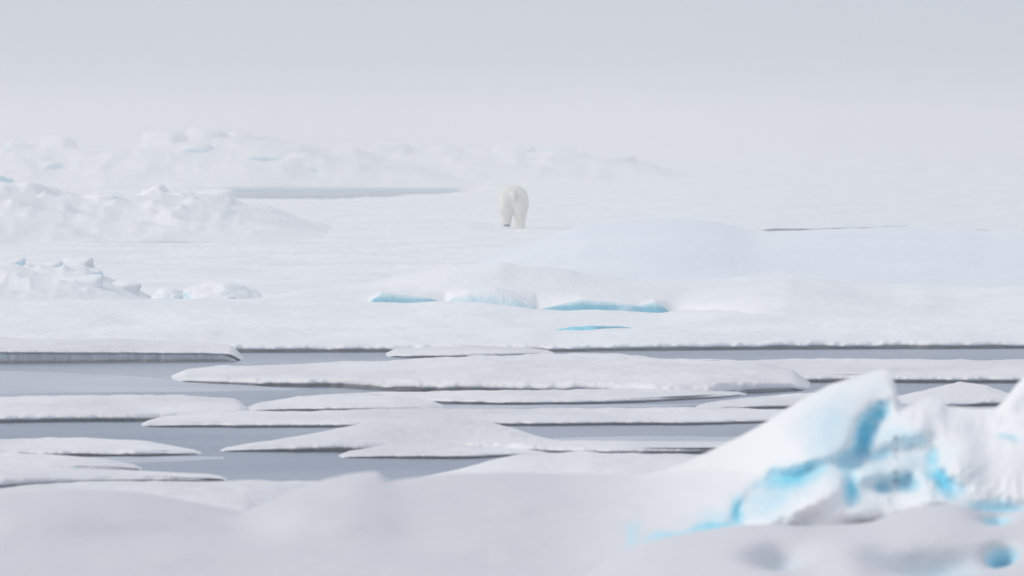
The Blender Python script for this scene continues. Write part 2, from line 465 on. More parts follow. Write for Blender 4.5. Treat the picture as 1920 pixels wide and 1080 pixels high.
e.parent = sh; e.matrix_parent_inverse = Matrix.Translation(sh.location).inverted()
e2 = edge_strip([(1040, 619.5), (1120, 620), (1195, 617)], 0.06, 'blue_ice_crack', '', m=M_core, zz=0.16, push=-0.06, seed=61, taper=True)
st = bpy.data.objects['ice_terrace']
e2.parent = st; e2.matrix_parent_inverse = Matrix.Translation(st.location).inverted()

# ---- the long hummock with blue hollows
def hummock():
    root = empty('ice_hummock', (float(P(1000, 585, .2)[0]), float(P(1000, 585, .2)[1]), 0.2))
    tag(root, 'long white snow hummock with blue hollows along its foot', 'ice hummock')
    crest = [(470, 560), (560, 544), (680, 532), (760, 512), (830, 502), (900, 496), (940, 490), (970, 497), (1060, 503), (1100, 512), (1200, 524), (1290, 529),
             (1400, 519), (1480, 514), (1540, 521), (1600, 530), (1680, 537), (1730, 534), (1780, 541), (1920, 535), (2800, 535)]
    foot = [(470, 566), (640, 572), (690, 572), (702, 558), (714, 546), (760, 552), (800, 557), (822, 566), (835, 572), (848, 560), (880, 545), (930, 543), (960, 553), (1000, 574),
            (1006, 584), (1040, 573), (1090, 560), (1150, 565), (1200, 571), (1228, 563), (1243, 571), (1256, 588), (1290, 598), (1360, 608), (1500, 613), (2800, 613)]
    N = 900
    xf, yf = line(foot, N, 0.003); xb, yb = line(crest, N, 0.012)
    xl, yl = line([p for p in LEDGE], N * 2, 0.004)
    yled = np.interp(xf, xl, yl)
    dl = LEDGE_D + 0 * xf
    dF = dl + 0.75 + ((CAM_H - 0.10) * FPX / (613 - YH) - dl) * sstep(1258, 1480, xf)
    F = PD(xf, yf, dF)
    dB = dl + 5.0 + 4 * sstep(1250, 1500, xb)
    B = PD(xb, yb, dB)
    xs_, ys_ = line([(470, 566), (690, 562), (1256, 576), (1290, 592), (1360, 606), (1500, 613), (2800, 613)], N, 0.03)
    Fs = PD(xs_, ys_, dF)
    rows_ = []
    tt = np.linspace(0, 1, 40) ** 1.2
    for t_ in tt:
        s_ = math.sin(t_ * math.pi / 2) ** 0.8
        p = Fs + (B - Fs) * t_
        p[:, 2] = Fs[:, 2] + (B[:, 2] - Fs[:, 2]) * s_
        k_ = float(1 - sstep(0, 0.42, np.array(s_))); p += (F - Fs) * k_
        p[:, 2] += 0.05 * fbm(p[:, 0] * 0.6, p[:, 1] * 0.3, 88, 5) * sstep(0, .15, np.array(t_)) * (1 - t_ * 0.5)
        rows_.append(p)
    for t_ in (0.08, 0.18, 0.3, 0.45, 0.65, 0.85, 1.0):
        p = B.copy(); p[:, 1] += 9 * t_; p[:, 2] = 0.05 + (B[:, 2] - 0.05) * (1 - t_ * t_ * (3 - 2 * t_)); rows_.append(p)
    V = np.stack(rows_, 0)
    link('snow_cover', grid_mesh('snow_cover', local(root, V)), M_snow, root)
    # hollows: walls of dense ice set back under the lip
    for (x0, x1, str_) in ((690, 828, 0.72), (836, 1004, 0.36), (1000, 1260, 0.82)):
        n = 120; x = np.linspace(x0, x1, n)
        Ft = np.stack([np.interp(x, xf, F[:, k]) for k in range(3)], -1)
        yt = np.interp(x, xf, yf); yb_ = np.maximum(np.interp(x, xl, yl), yt) + 8
        d = LEDGE_D + 0.12
        rws = []; at = []
        for t_ in np.linspace(0, 1, 16):
            p = PD(x, yb_ + (yt - yb_) * t_, d + 0.10)
            p = p + (Ft - p) * float(sstep(0.15, 1.0, np.array(t_)))
            p[:, 1] += 0.05 * fbm(x * 0.05, x * 0 + t_ * 3, 5, 3) * (1 - t_); p[:, 2] += 0.015 * fbm(x * 0.12, x * 0 + t_ * 4, 6, 3) * math.sin(t_ * math.pi)
            if t_ > 0.99: p[:, 2] += 0.01; p[:, 1] += 0.01
            rws.append(p)
            ybx = yb_ - 10; frac_ = np.clip((ybx - (yb_ + (yt - yb_) * t_)) / np.maximum(ybx - yt - 2, 6), 0, 1)
            at.append(str_ * (1.0 - frac_) ** 1.15 * (1 + 0.35 * fbm(x * 0.035, x * 0 + t_ * 2, 8, 3)) - 0.06 * frac_)
        W = np.stack(rws, 0)
        link('blue_ice_hollow', grid_mesh('blue_ice_hollow', local(root, W), np.stack(at, 0)), M_bare, root)
hummock()

# ------------------------------------------------------------------ rubble ridges on the left
def rounded_block(name, size, seed, m, parent, loc, rot, cuts=7, rough=0.13, sm=3):
    bm = bmesh.new(); bmesh.ops.create_cube(bm, size=2.0)
    bmesh.ops.subdivide_edges(bm, edges=bm.edges[:], cuts=cuts, use_grid_fill=True)
    off = Vector((seed * 3.7, seed * 1.3, seed * 7.9))
    for v in bm.verts:
        c = v.co; n = c.normalized()
        q = c.lerp(n * 1.25, 0.38)
        k = 1 + rough * 2 * (mnoise.fractal(c * 0.9 + off, 0.9, 2.0, 4))
        v.co = q * k
    for _ in range(sm): bmesh.ops.smooth_vert(bm, verts=bm.verts[:], factor=0.5, use_axis_x=True, use_axis_y=True, use_axis_z=True)
    M = Matrix.Translation(loc) @ rot.to_matrix().to_4x4() @ Matrix.Diagonal((*size, 1))
    bm.transform(M)
    bmesh.ops.recalc_face_normals(bm, faces=bm.faces[:])
    for f in bm.faces: f.smooth = True
    me = bpy.data.meshes.new(name); bm.to_mesh(me); bm.free()
    if parent is not None:
        me.transform(Matrix.Translation(-parent.location))
    return link(name, me, m, parent)

from mathutils import Euler
def ridge(label, crest, foot, dB_off, seed, blocks, name='pressure_ridge', zf=0.2, bamp=0.2, bsc=(0.5, 0.3), rows=40, step=4, back_len=8, smooth=0.004, group=None, cat='ice ridge', wm=None, power=0.9):
    N = pick_N(foot, step)
    xf, yf = line(foot, N, smooth); xb, yb = line(crest, N, smooth)
    jag = 0.10 * (yf - yb) * fbm(xb / 38.0, 0 * xb + seed, seed + 2, 4); yb = yb + jag
    F = P(xf, yf, zf + 0 * xf)
    B = PD(xb, yb, F[:, 1] + dB_off)
    root = empty(name, (float(F[:, 0].mean()), float(F[:, 1].mean()), zf)); tag(root, label, cat, group)
    lev = crest_levels(crest, N, smooth)
    rows_ = []
    for t_ in np.linspace(0, 1, rows):
        s_ = math.sin(t_ * math.pi / 2) ** power
        D = PD(xb, lev(t_) + jag * float(sstep(0.6, 1.0, np.array(t_))), F[:, 1] + dB_off) - F
        p = F + D * t_; p[:, 2] = F[:, 2] + D[:, 2] * s_
        hh = np.clip(D[:, 2], 0, 2)
        wv = math.sin(math.pi * min(t_, 0.97)) ** 0.6
        p[:, 2] += hh * bamp * fbm(p[:, 0] * bsc[0], p[:, 1] * bsc[1] + t_ * 2, seed, 3, True) * wv
        p[:, 1] += hh * 0.5 * fbm(p[:, 0] * bsc[0] * 1.3 + 50, p[:, 1] * bsc[1] + t_ * 3, seed + 9, 3) * wv
        rows_.append(p)
    low = rows_[0].copy(); low[:, 2] -= 0.3; rows_.insert(0, low)
    for t_ in (0.1, 0.3, 0.5, 0.75, 1.0):
        p = B.copy(); p[:, 1] += back_len * t_; p[:, 2] = (zf - 0.2) + (B[:, 2] - zf + 0.2) * (1 - t_ * t_ * (3 - 2 * t_)); rows_.append(p)
    link('snow_mass', grid_mesh('snow_mass', local(root, np.stack(rows_, 0))), wm or M_weather_far, root)
    rnd = random.Random(seed)
    for (px, py, rx, ry, kind) in blocks:
        i = int(np.argmin(np.abs(xf - px))); f_ = np.clip((yf[i] - py) / max(1.0, yf[i] - yb[i]), 0, 1)
        d = F[i, 1] + dB_off * f_ * 0.9
        s = d / FPX
        loc = Vector(PD(px, py, d).tolist())
        rounded_block('ice_block', (rx * s, rx * s * 0.8, ry * s), rnd.randint(1, 900), {0: M_weather, 1: M_bare2, 2: M_snow}[kind], root, loc,
                      Euler((rnd.uniform(-.25, .25), rnd.uniform(-.35, .35), rnd.uniform(-.8, .8))), cuts=7, sm=6, rough=0.2)
    return root

rnd = random.Random(5)
ridge('long high snowy pressure ridge on the left of the foggy horizon',
      [(-800, 268), (-300, 272), (0, 275), (60, 262), (100, 258), (130, 274), (250, 275), (270, 262), (300, 251), (340, 248), (365, 249), (380, 243), (410, 246), (450, 258), (470, 251), (520, 265), (600, 278), (680, 283), (740, 300), (840, 328), (900, 348)],
      [(-800, 352), (900, 352)], 14, 101,
      [(40, 285, 30, 18, 0), (110, 275, 34, 20, 2), (190, 300, 40, 16, 0), (260, 296, 22, 12, 0), (310, 270, 40, 22, 2), (385, 262, 42, 20, 2), (372, 284, 30, 12, 0), (460, 268, 34, 18, 0), (540, 285, 40, 16, 2), (95, 312, 18, 9, 0), (-120, 290, 60, 24, 0), (-260, 292, 40, 22, 2)],
      bamp=0.18, bsc=(0.3, 0.2), step=4)
ridge('lower faint pressure ridge in the fog behind the polar bear',
      [(540, 338), (640, 284), (700, 279), (740, 272), (780, 281), (860, 284), (930, 278), (1000, 277), (1080, 283), (1110, 294), (1200, 303), (1330, 338)],
      [(540, 342), (1330, 342)], 14, 131,
      [(740, 284, 34, 14, 2), (850, 292, 40, 14, 2), (960, 290, 40, 14, 0), (1060, 294, 40, 14, 0), (965, 309, 12, 6, 1), (1150, 306, 40, 12, 2)], bamp=0.18, bsc=(0.3, 0.2))
ridge('very faint low ridge line dissolving into the fog on the far right',
      [(1180, 318), (1300, 311), (1420, 307), (1500, 309), (1700, 306), (1760, 308), (1850, 304), (1900, 306), (2100, 303), (2400, 306), (2800, 305)], [(1180, 326), (2800, 326)], 20, 137, [], bamp=0.2, bsc=(0.2, 0.1))
ridge('small lone faint snow mound in the fog on the far right',
      [(1560, 308), (1600, 299), (1630, 297), (1655, 299), (1690, 308)], [(1560, 316), (1690, 316)], 16, 141, [(1628, 302, 26, 5, 2)], bamp=0.1, name='snow_mound', cat='snow mound')

ridge('jumbled snowy ice ridge on the left, behind the smooth snow field',
      [(-800, 350), (-300, 352), (-60, 342), (0, 332), (20, 338), (60, 352), (110, 360), (140, 372), (170, 370), (200, 361), (235, 362), (262, 372), (268, 354), (300, 352), (340, 364), (400, 359), (420, 361), (440, 376), (520, 392), (560, 406), (600, 418), (640, 434), (690, 446)],
      [(-800, 462), (0, 460), (400, 455), (600, 452), (690, 451)], 34, 151,
      [(6, 352, 16, 22, 1), (60, 372, 50, 20, 2), (200, 384, 40, 16, 0), (245, 392, 30, 12, 1), (290, 372, 28, 18, 2), (322, 396, 14, 8, 1), (335, 378, 26, 14, 0), (395, 376, 44, 18, 2), (60, 412, 40, 10, 0), (8, 432, 26, 14, 1),
       (470, 410, 40, 12, 2), (540, 420, 36, 9, 0), (240, 425, 20, 5, 0), (160, 402, 40, 12, 2), (420, 400, 34, 11, 0), (345, 412, 44, 12, 2), (-150, 370, 60, 26, 2), (-300, 390, 50, 26, 0)],
      zf=0.3, bamp=0.24, bsc=(0.5, 0.25), step=3)
ridge('rounded rubble ridge of snowy ice at the left edge of the front sheet',
      [(-800, 500), (-300, 492), (0, 492), (30, 496), (60, 499), (110, 488), (150, 487), (172, 498), (186, 516), (230, 529), (255, 542), (285, 562)],
      [(-800, 572), (0, 570), (200, 568), (285, 566)], 9, 171,
      [(140, 500, 34, 14, 2), (178, 520, 16, 14, 1), (80, 510, 34, 14, 0), (25, 520, 40, 18, 2), (60, 540, 34, 14, 0), (230, 545, 32, 14, 2), (150, 535, 40, 14, 2), (10, 500, 34, 10, 0), (-120, 520, 60, 30, 2)],
      zf=0.25, bamp=0.22, bsc=(1.0, 0.5), step=3, name='rubble_ridge')

def mound(label, cx, yt, yb_, x0, x1, seed, m, blue=None, zf=0.28):
    d = float((CAM_H - zf) * FPX / (yb_ - YH)); s = d / FPX
    h = (yb_ - yt) * s; wdt = (x1 - x0) * s
    root = empty('ice_boulder', ((cx - 960) * s, d, zf)); tag(root, label, 'ice boulder')
    bm = bmesh.new(); bmesh.ops.create_icosphere(bm, subdivisions=5, radius=1.0)
    off = Vector((seed, seed * 2.1, seed * 0.7))
    for v in bm.verts:
        k = 1 + 0.15 * mnoise.fractal(v.co * 1.4 + off, 0.9, 2.0, 4)
        c = v.co * k
        v.co = Vector((c.x * wdt / 2, c.y * wdt * 0.4 + wdt * 0.3, c.z * h if c.z > 0 else c.z * h * 0.4))
    for f in bm.faces: f.smooth = True
    me = bpy.data.meshes.new('ice_body'); bm.to_mesh(me); bm.free()
    link('ice_body', me, m, root)
    return root
mound('small rounded snow boulder beside the dark gap in the rubble', 318, 540, 566, 284, 354, 3.3, M_weather)
mound('rounded ice boulder with a pale blue face left of the long hummock', 415, 527, 568, 342, 492, 8.1, M_weather)

# ------------------------------------------------------------------ floes in the lead, far to near
G = 'ice floes drifting in the lead'
floe([(-900, 681), (0, 681), (250, 679), (400, 678), (440, 677), (461, 674)], [(-900, 628), (0, 632), (200, 636), (380, 640), (440, 647), (461, 662)],
     'thick ice edge with a tall blue-grey wet side at the left', frac=0.72, lip=0.20, seed=201, base_mat=M_wall, wall=True, rows=26, back_len=5, name='ice_shelf')
floe([(712, 667), (760, 671), (860, 671), (940, 669), (1000, 666), (1056, 662)], [(712, 660), (740, 653), (820, 648), (900, 645.5), (970, 648), (1020, 655), (1056, 661)],
     'short low lens shaped floe touching the front edge of the ice sheet', frac=0.5, lip=0.07, seed=203, step=3)
floe([(1060, 712), (1400, 716), (1530, 717.5), (1700, 718), (1920, 718), (2800, 716)], [(1060, 668), (1200, 670), (1400, 674), (1500, 673), (1700, 674), (1920, 675), (2800, 672)],
     'long flat floe running to the right edge behind the tilted slab', frac=0.45, lip=0.13, seed=205)
floe([(560, 744), (700, 751), (840, 757), (1000, 759), (1200, 755), (1350, 746), (1424, 737)], [(560, 741), (700, 735), (840, 731), (1000, 731), (1200, 730), (1350, 730), (1424, 734)],
     'thin grey floe ledge peeping out under the large central floe', frac=0.5, lip=0.06, seed=207, step=4)
floe([(311, 712), (350, 718), (480, 724), (640, 726), (700, 731), (760, 734), (900, 735), (1100, 738), (1250, 742), (1330, 742), (1400, 738), (1500, 733), (1529, 724)],
     [(311, 698), (360, 691), (420, 685), (540, 683), (640, 676), (760, 672), (900, 667), (1000, 664), (1080, 663), (1200, 668), (1300, 672), (1420, 678), (1480, 690), (1515, 705), (1529, 716)],
     'large central floe, the widest one, with a pointed left end', frac=0.5, lip=0.13, seed=209, rows=34, namp=0.045, step=4)
floe([(1283, 766), (1400, 767), (1520, 765), (1640, 764)], [(1283, 763), (1350, 752), (1430, 743), (1520, 738), (1640, 742)],
     'small low floe just left of the top of the tilted slab', frac=0.5, lip=0.06, seed=211, step=4)
floe([(1640, 762), (1690, 763), (1780, 763), (1890, 760), (2000, 758)], [(1640, 752), (1690, 741), (1740, 729), (1800, 716), (1850, 722), (1890, 738), (2000, 748)],
     'small domed floe behind the gap right of the tilted slab', frac=0.62, lip=0.07, seed=213, step=4)
floe([(440, 771), (640, 770.5), (760, 770), (830, 769), (850, 767)], [(440, 764), (560, 744), (640, 739), (740, 742), (800, 750), (838, 757), (850, 763)],
     'thin floe ending in a blunt tip left of centre', frac=0.45, lip=0.09, seed=215, step=4)
floe([(-900, 794), (0, 793), (130, 791), (260, 790), (380, 787), (480, 780)], [(-900, 744), (0, 745), (200, 743), (380, 741), (440, 746), (480, 770)],
     'long floe at the left edge above the widest strip of water', frac=0.45, lip=0.11, seed=217)
floe([(249, 799), (300, 801), (450, 802), (640, 801), (800, 799), (950, 798), (1280, 797), (1400, 794), (1500, 790)], [(249, 797), (275, 788), (310, 779), (400, 772), (640, 770), (900, 767), (1200, 764), (1400, 766), (1500, 770)],
     'long narrow floe with a tapering left tip above the domed floe', frac=0.42, lip=0.10, seed=219)
floe([(395, 846), (500, 847), (640, 847), (760, 845), (900, 847), (1000, 850), (1200, 852), (1420, 850)],
     [(395, 844), (470, 831), (580, 815), (640, 805), (700, 794), (760, 787), (830, 785), (905, 788), (950, 800), (1000, 815), (1050, 826), (1200, 828), (1420, 828)],
     'broad floe with a high rounded snow dome at its centre', frac=0.68, lip=0.09, seed=221, rows=28, back_len=4)
floe([(613, 857), (700, 859), (800, 860), (900, 860), (950, 857), (1060, 850)], [(613, 855), (660, 846), (720, 838), (800, 833), (900, 834), (1000, 838), (1060, 846)],
     'thin floe apron below the domed floe with a dark water edge', frac=0.5, lip=0.08, seed=223, step=4)
floe([(-900, 856), (0, 855), (130, 856), (250, 857), (330, 854), (396, 851)], [(-900, 824), (0, 822), (150, 820), (260, 825), (330, 837), (396, 849)],
     'low rounded floe at the left edge, its tip meeting the domed floe', frac=0.55, lip=0.07, seed=225)
floe([(-900, 894), (0, 892), (150, 888), (240, 884), (284, 880)], [(-900, 850), (0, 850), (100, 852), (200, 861), (284, 877)],
     'grey-white floe at the left with a short pointed tip', frac=0.55, lip=0.06, seed=227)
floe([(-900, 925), (0, 918), (130, 909), (280, 904), (380, 903.5), (445, 901)], [(-900, 866), (0, 866), (60, 873), (130, 880), (300, 885), (390, 889), (445, 899)],
     'sloping floe at the left just behind the foreground snowbank', frac=0.6, lip=0.09, seed=229)
floe([(760, 905), (900, 920), (1100, 925), (1300, 920), (1480, 900)], [(760, 900), (860, 881), (930, 864), (980, 853), (1100, 848), (1200, 850), (1320, 852), (1480, 860)],
     'lavender-grey rounded floe peeping above the foreground snow at centre', frac=0.6, lip=0.09, seed=231)
floe([(-900, 1010), (0, 1010), (300, 1010), (460, 1010), (600, 985), (720, 945)], [(-900, 915), (0, 918), (60, 911), (200, 905), (400, 903), (560, 900), (640, 902), (720, 915)],
     'lavender-grey floe filling the dip in the foreground snowbank', frac=0.6, lip=0.09, seed=233)

# ---- pale sheets that paint in reflection bands and submerged ice
def pale_water_sheet(label, front, back, seed):
    N = pick_N(front, 5); xf, yf = line(front, N); xb, yb = line(back, N)
    F = P(xf, yf, 0 * xf); B = P(xb, yb, 0 * xb); u_ = np.linspace(0, 1, N)
    F[:, 1] += 0.8 * fbm(F[:, 0] * 0.8, 0 * u_, seed, 4); B[:, 1] += 0.8 * fbm(B[:, 0] * 0.8, 0 * u_ + 3, seed + 1, 4)
    V = np.stack([F + (B - F) * t_ for t_ in np.linspace(0, 1, 12)], 0); V[..., 2] = 0.008; V[0, :, 2] = -0.03; V[-1, :, 2] = -0.03
    c = np.array([float(F[:, 0].mean()), float(F[:, 1].mean()), 0.0])
    o = link('pale_water_sheet', grid_mesh('pale_water_sheet', V - c), M_pale_sheet); o.location = c
    tag(o, label, 'thin ice', 'painted reflections and submerged ice on the lead')
pale_water_sheet('wide pale band of reflection and submerged ice below the thick left ice edge', [(-900, 741), (0, 741), (200, 738), (420, 735), (560, 733)], [(-900, 694), (0, 694), (120, 698), (300, 708), (560, 729)], 401)
pale_water_sheet('narrow band of reflection and submerged ice under the long flat central floes', [(700, 768), (900, 767), (1200, 764), (1330, 760)], [(700, 764), (900, 761), (1200, 759), (1330, 758)], 403)
pale_water_sheet('band of reflection and submerged ice between the domed floe and the tilted slab', [(1040, 832), (1200, 834), (1480, 832)], [(1040, 823), (1200, 818), (1480, 816)], 405)
pale_water_sheet('band of reflection and submerged ice in front of the left rounded floe', [(-900, 872), (0, 870), (250, 868), (420, 862)], [(-900, 858), (0, 858), (250, 858), (420, 856)], 407)

# ------------------------------------------------------------------ foreground
BANK = {}
def bank(name, label, crest, dC, y_foot, dF, m, cat, seed, bulge=0.5, rows=60, step=4, namp=0.03, nsc=(1.4, 0.8), dents=(), back_len=5, parent=None, smooth=0.012, attr=None):
    N = pick_N(crest, step)
    xb, yb = line(crest, N, smooth)
    B = PD(xb, yb, dC)
    lev = crest_levels(crest, N, smooth)
    F = PD((xb - 960) * 1.0 + 960, y_foot + 0 * xb, dF)
    rows_ = []; at = []
    for t_ in np.linspace(0, 1, rows):
        p = F + (B - F) * t_
        s_ = t_ + (math.sin(t_ * math.pi / 2) - t_) * bulge
        bz = PD(xb, lev(t_), dC)[:, 2]
        p[:, 2] = F[:, 2] + (bz - F[:, 2]) * s_
        p[:, 2] += namp * fbm(p[:, 0] * nsc[0], p[:, 1] * nsc[1] + t_, seed, 5) * (1 - 0.6 * t_)
        a_ = 0 * xb
        # photo row of this vertex, for placing the hollows
        row = YH + (CAM_H - p[:, 2]) * FPX / p[:, 1]
        for (cx, cy_, rx, ry, depth, ba) in dents:
            g_ = np.exp(-((xb - cx) / rx) ** 2 - ((row - cy_) / ry) ** 2)
            p[:, 1] += depth * g_ * 1.2; p[:, 2] -= depth * g_ * 0.5
            a_ = np.maximum(a_, ba * g_)
        rows_.append(p); at.append(a_)
    for t_ in (0.04, 0.1, 0.2, 0.35, 0.55, 0.8, 1.0):
        p = B.copy(); p[:, 1] += back_len * t_; p[:, 2] = -0.2 + (B[:, 2] + 0.2) * (1 - t_ * t_ * (3 - 2 * t_))
        rows_.append(p); at.append(0 * xb)
    V = np.stack(rows_, 0)
    BANK[name] = (xb, V[:rows])
    if parent is not None:
        return link(name, grid_mesh(name, local(parent, V), np.stack(at, 0)), m, parent)
    c = np.array([float(F[:, 0].mean()), float(F[:, 1].mean()), 0.0])
    me = grid_mesh(name, V - c, np.stack(at, 0))
    ol = np.repeat((1 - 0.45 * sstep(950, 1300, xb))[None, :], V.shape[0], 0) if name == 'snowbank' else np.ones(V.shape[:2]) * 0.85  # how far the foreground darkening is painted into the snow
    at_ = me.attributes.new('dimmed', 'FLOAT', 'POINT'); at_.data.foreach_set('value', ol.reshape(-1).astype(np.float32))
    o = link(name, me, m); o.location = c
    return tag(o, label, cat)

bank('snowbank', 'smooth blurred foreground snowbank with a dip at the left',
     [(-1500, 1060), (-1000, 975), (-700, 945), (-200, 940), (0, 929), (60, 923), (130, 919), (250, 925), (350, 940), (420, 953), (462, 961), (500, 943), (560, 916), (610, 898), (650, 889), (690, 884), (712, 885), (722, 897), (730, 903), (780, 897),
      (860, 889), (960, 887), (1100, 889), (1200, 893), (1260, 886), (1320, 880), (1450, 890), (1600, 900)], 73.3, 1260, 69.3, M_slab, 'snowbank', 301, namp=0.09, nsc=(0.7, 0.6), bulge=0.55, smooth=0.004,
     dents=((720, 1010, 220, 26, 0.07, 0.0), (250, 1000, 200, 24, 0.07, 0.0), (560, 960, 110, 22, -0.04, 0.0), (950, 1040, 180, 24, 0.07, 0.0), (1040, 950, 140, 18, -0.04, 0.0), (60, 970, 140, 16, -0.04, 0.0), (420, 1045, 160, 20, -0.05, 0.0)))

ridge_root = empty('pressure_ridge', (float(PD(1560, 1000, 71.5)[0]), 71.5, 0.4))
tag(ridge_root, 'blurred foreground ice ridge with a tilted white slab and bright blue crevices', 'ice ridge')

def foreground_ridge():
    """wind-carved face of the ridge: a tilted slab on the left, rubble fused with snow on the right, hollows of bare blue ice"""
    crest = [(800, 895), (860, 889), (960, 887), (1100, 889), (1190, 892), (1240, 883), (1285, 867), (1330, 846), (1385, 820), (1430, 795), (1475, 766), (1520, 740), (1555, 722), (1590, 710), (1622, 701), (1646, 694), (1660, 693), (1672, 700), (1679, 722),
             (1683, 748), (1692, 759), (1720, 753), (1745, 744), (1764, 748), (1776, 761), (1830, 766), (1868, 765), (1888, 745), (1905, 722), (1920, 705), (1960, 682), (2010, 675), (2100, 720), (2300, 770), (2500, 840), (2750, 960), (3000, 1090)]
    seam = [(1120, 1040), (1200, 1020), (1262, 1004), (1328, 990), (1378, 974), (1396, 945), (1420, 915), (1470, 898), (1520, 886), (1570, 868), (1600, 840), (1616, 808), (1640, 782), (1668, 765), (1690, 757)]
    lumps = [  # px, py, rx, ry, metres proud, tilt
        (1712, 800, 42, 34, .30, .1), (1745, 765, 30, 22, .12, 0), (1800, 850, 46, 60, .22, .4), (1550, 925, 60, 28, .34, -.45), (1480, 955, 70, 26, .22, -.3), (1628, 890, 22, 18, .16, .2),
        (1672, 880, 36, 16, .22, -.1), (1655, 950, 56, 18, .20, 0), (1860, 880, 70, 60, .28, .2), (1905, 800, 40, 40, .16, -.3), (1735, 938, 34, 16, .16, .2), (1590, 965, 50, 18, .2, 0), (1800, 945, 50, 18, .2, .2),
        (1960, 860, 70, 90, .3, .2), (1440, 975, 50, 16, .1, -.2), (1330, 930, 60, 50, .06, -.5), (2100, 850, 90, 80, .3, 0), (1700, 845, 40, 14, -.06, 0), (1725, 900, 20, 14, .1, 0)]
    hollows = [  # px, py, rx, ry, metres deep, tilt, bare
        (1622, 814, 16, 34, .30, .35, 1.0), (1648, 778, 12, 22, .16, .75, .8), (1604, 842, 12, 22, .16, .3, .75), (1478, 896, 48, 17, .16, -.32, .82), (1515, 884, 40, 12, .12, -.3, .55), (1384, 962, 13, 24, .14, .35, .85), (1330, 987, 50, 8, .10, -.22, .7),
        (1262, 1002, 50, 9, .06, -.2, .5), (1186, 1000, 14, 26, .05, .1, .3), (1593, 918, 13, 20, .22, .2, .95), (1590, 872, 20, 34, .10, .1, .45), (1747, 862, 13, 17, .16, 0, .65), (1764, 903, 30, 13, .20, .75, .95), (1694, 908, 20, 16, .14, .3, .6),
        (1652, 920, 16, 12, .12, 0, .6), (1866, 952, 40, 12, .12, .15, .6), (1892, 818, 22, 9, .08, .2, .35), (1646, 850, 30, 12, .10, -.2, .5), (1560, 800, 70, 56, .03, -.6, .26), (1690, 826, 60, 24, .0, 0, .30), (1665, 895, 80, 40, .0, 0, .26), (1450, 930, 60, 30, 0, -.4, .30), (1790, 915, 24, 10, .1, .3, .4), (1640, 735, 30, 40, 0, .3, .12), (1450, 935, 95, 42, 0, -.5, .22), (1600, 850, 90, 70, 0, .3, .24), (1715, 880, 95, 55, 0, 0, .22), (1350, 975, 70, 26, 0, -.3, .26)]
    N, M = 940, 190
    x1 = np.linspace(800, 3000, N)
    yc = line(crest, N, 0.004)[1]
    t_ = np.linspace(0, 1, M)[:, None]
    X = x1[None, :] + 0 * t_; Y = 1110 + (yc[None, :] - 1110) * t_
    h = np.clip((1035 - Y) / 330.0, 0, 2)
    # warped coordinates keep every hollow and lump irregular
    wx = X + 12 * fbm(X / 45, Y / 45, 501, 3) + 2 * fbm(X / 14, Y / 14, 505, 3); wy = Y + 10 * fbm(X / 40 + 9, Y / 40, 502, 3) + 2 * fbm(X / 13, Y / 13, 506, 3)
    D = 71.15 + 1.5 * h ** 1.3
    sx_ = np.array(seam, float); ys = np.interp(wx, sx_[:, 0], sx_[:, 1], right=700)
    slabm = sstep(-26, 24, ys - wy) * (1 - sstep(1678, 1702, wx))
    left = 1 - sstep(1020, 1600, X) ** 1.2
    D = D - 0.20 * slabm * (1 - left)
    bare = np.zeros_like(D)
    def g(px, py, rx, ry, tl, pw=1.0):
        dx = wx - px; dy = wy - py; c_, s__ = math.cos(tl), math.sin(tl)
        a_ = (dx * c_ + dy * s__) / rx; b_ = (-dx * s__ + dy * c_) / ry
        return np.exp(-(a_ * a_ + b_ * b_) ** pw)
    for px, py, rx, ry, am, tl in lumps: D = D - 0.72 * am * g(px, py, rx * 1.1, ry * 1.1, tl, 1.2)
    for px, py, rx, ry, dp, tl, ba in hollows:
        k = g(px, py, rx * 1.2, ry * 1.25, tl); D = D + 0.5 * dp * k; bare = np.maximum(bare, ba * k)
    edge_ = np.exp(-((ys - wy - 6) / 26.0) ** 2) * sstep(1290, 1360, X) * (1 - sstep(1655, 1690, X))
    bare = np.maximum(bare, edge_ * (0.08 + 0.2 * fbm(X / 30, Y / 30, 511, 3)))
    rough = (1 - sstep(0.86, 1.0, t_))
    D = D + (0.10 * fbm(X / 110, Y / 80, 521, 2) + 0.007 * fbm(X / 16, Y / 13, 523, 3)) * (0.35 + 0.65 * (1 - slabm)) * rough * (1 - left)
    # rounded brow
    D = D + 0.10 * sstep(0.90, 1.0, t_) ** 2 * (1 - left)
    bx, bV = BANK['snowbank']; Dl = np.zeros_like(D)
    for j in range(N):
        col_ = bV[:, int(np.argmin(np.abs(bx - x1[j])))]
        r_ = YH + (CAM_H - col_[:, 2]) * FPX / col_[:, 1]
        o_ = np.argsort(r_); Dl[:, j] = np.interp(Y[:, j], r_[o_], col_[o_, 1])
    Dl = Dl + 0.08 - 0.10 * sstep(800, 960, X)
    D = D * (1 - left) + Dl * left
    V = PD(X, Y, D)
    dimmed = (1 - 0.45 * sstep(950, 1300, X)) * (1 - sstep(1200, 1500, X)) + 0 * D
    rows_ = [V[k] for k in range(M)]
    for off, drop in ((0.08, 0.010), (0.18, 0.045), (0.30, 0.13), (0.42, 0.32), (0.55, 0.75), (0.75, 1.6)):
        p = V[-1].copy(); p[:, 1] += off; p[:, 2] -= drop; rows_.append(p)
    V = np.stack(rows_, 0); ext = V.shape[0] - M
    bare = np.concatenate([bare, np.repeat(bare[-1:] * 0, ext, 0)], 0); dimmed = np.concatenate([dimmed, np.repeat(dimmed[-1:], ext, 0)], 0)
    slabm = np.concatenate([slabm, np.repeat(slabm[-1:], ext, 0)], 0)
    me = grid_mesh('full', local(ridge_root, V), bare)
    nrm = np.empty(len(me.vertices) * 3, np.float32); me.vertex_normals.foreach_get('vector', nrm); nrm = nrm.reshape(-1, 3)
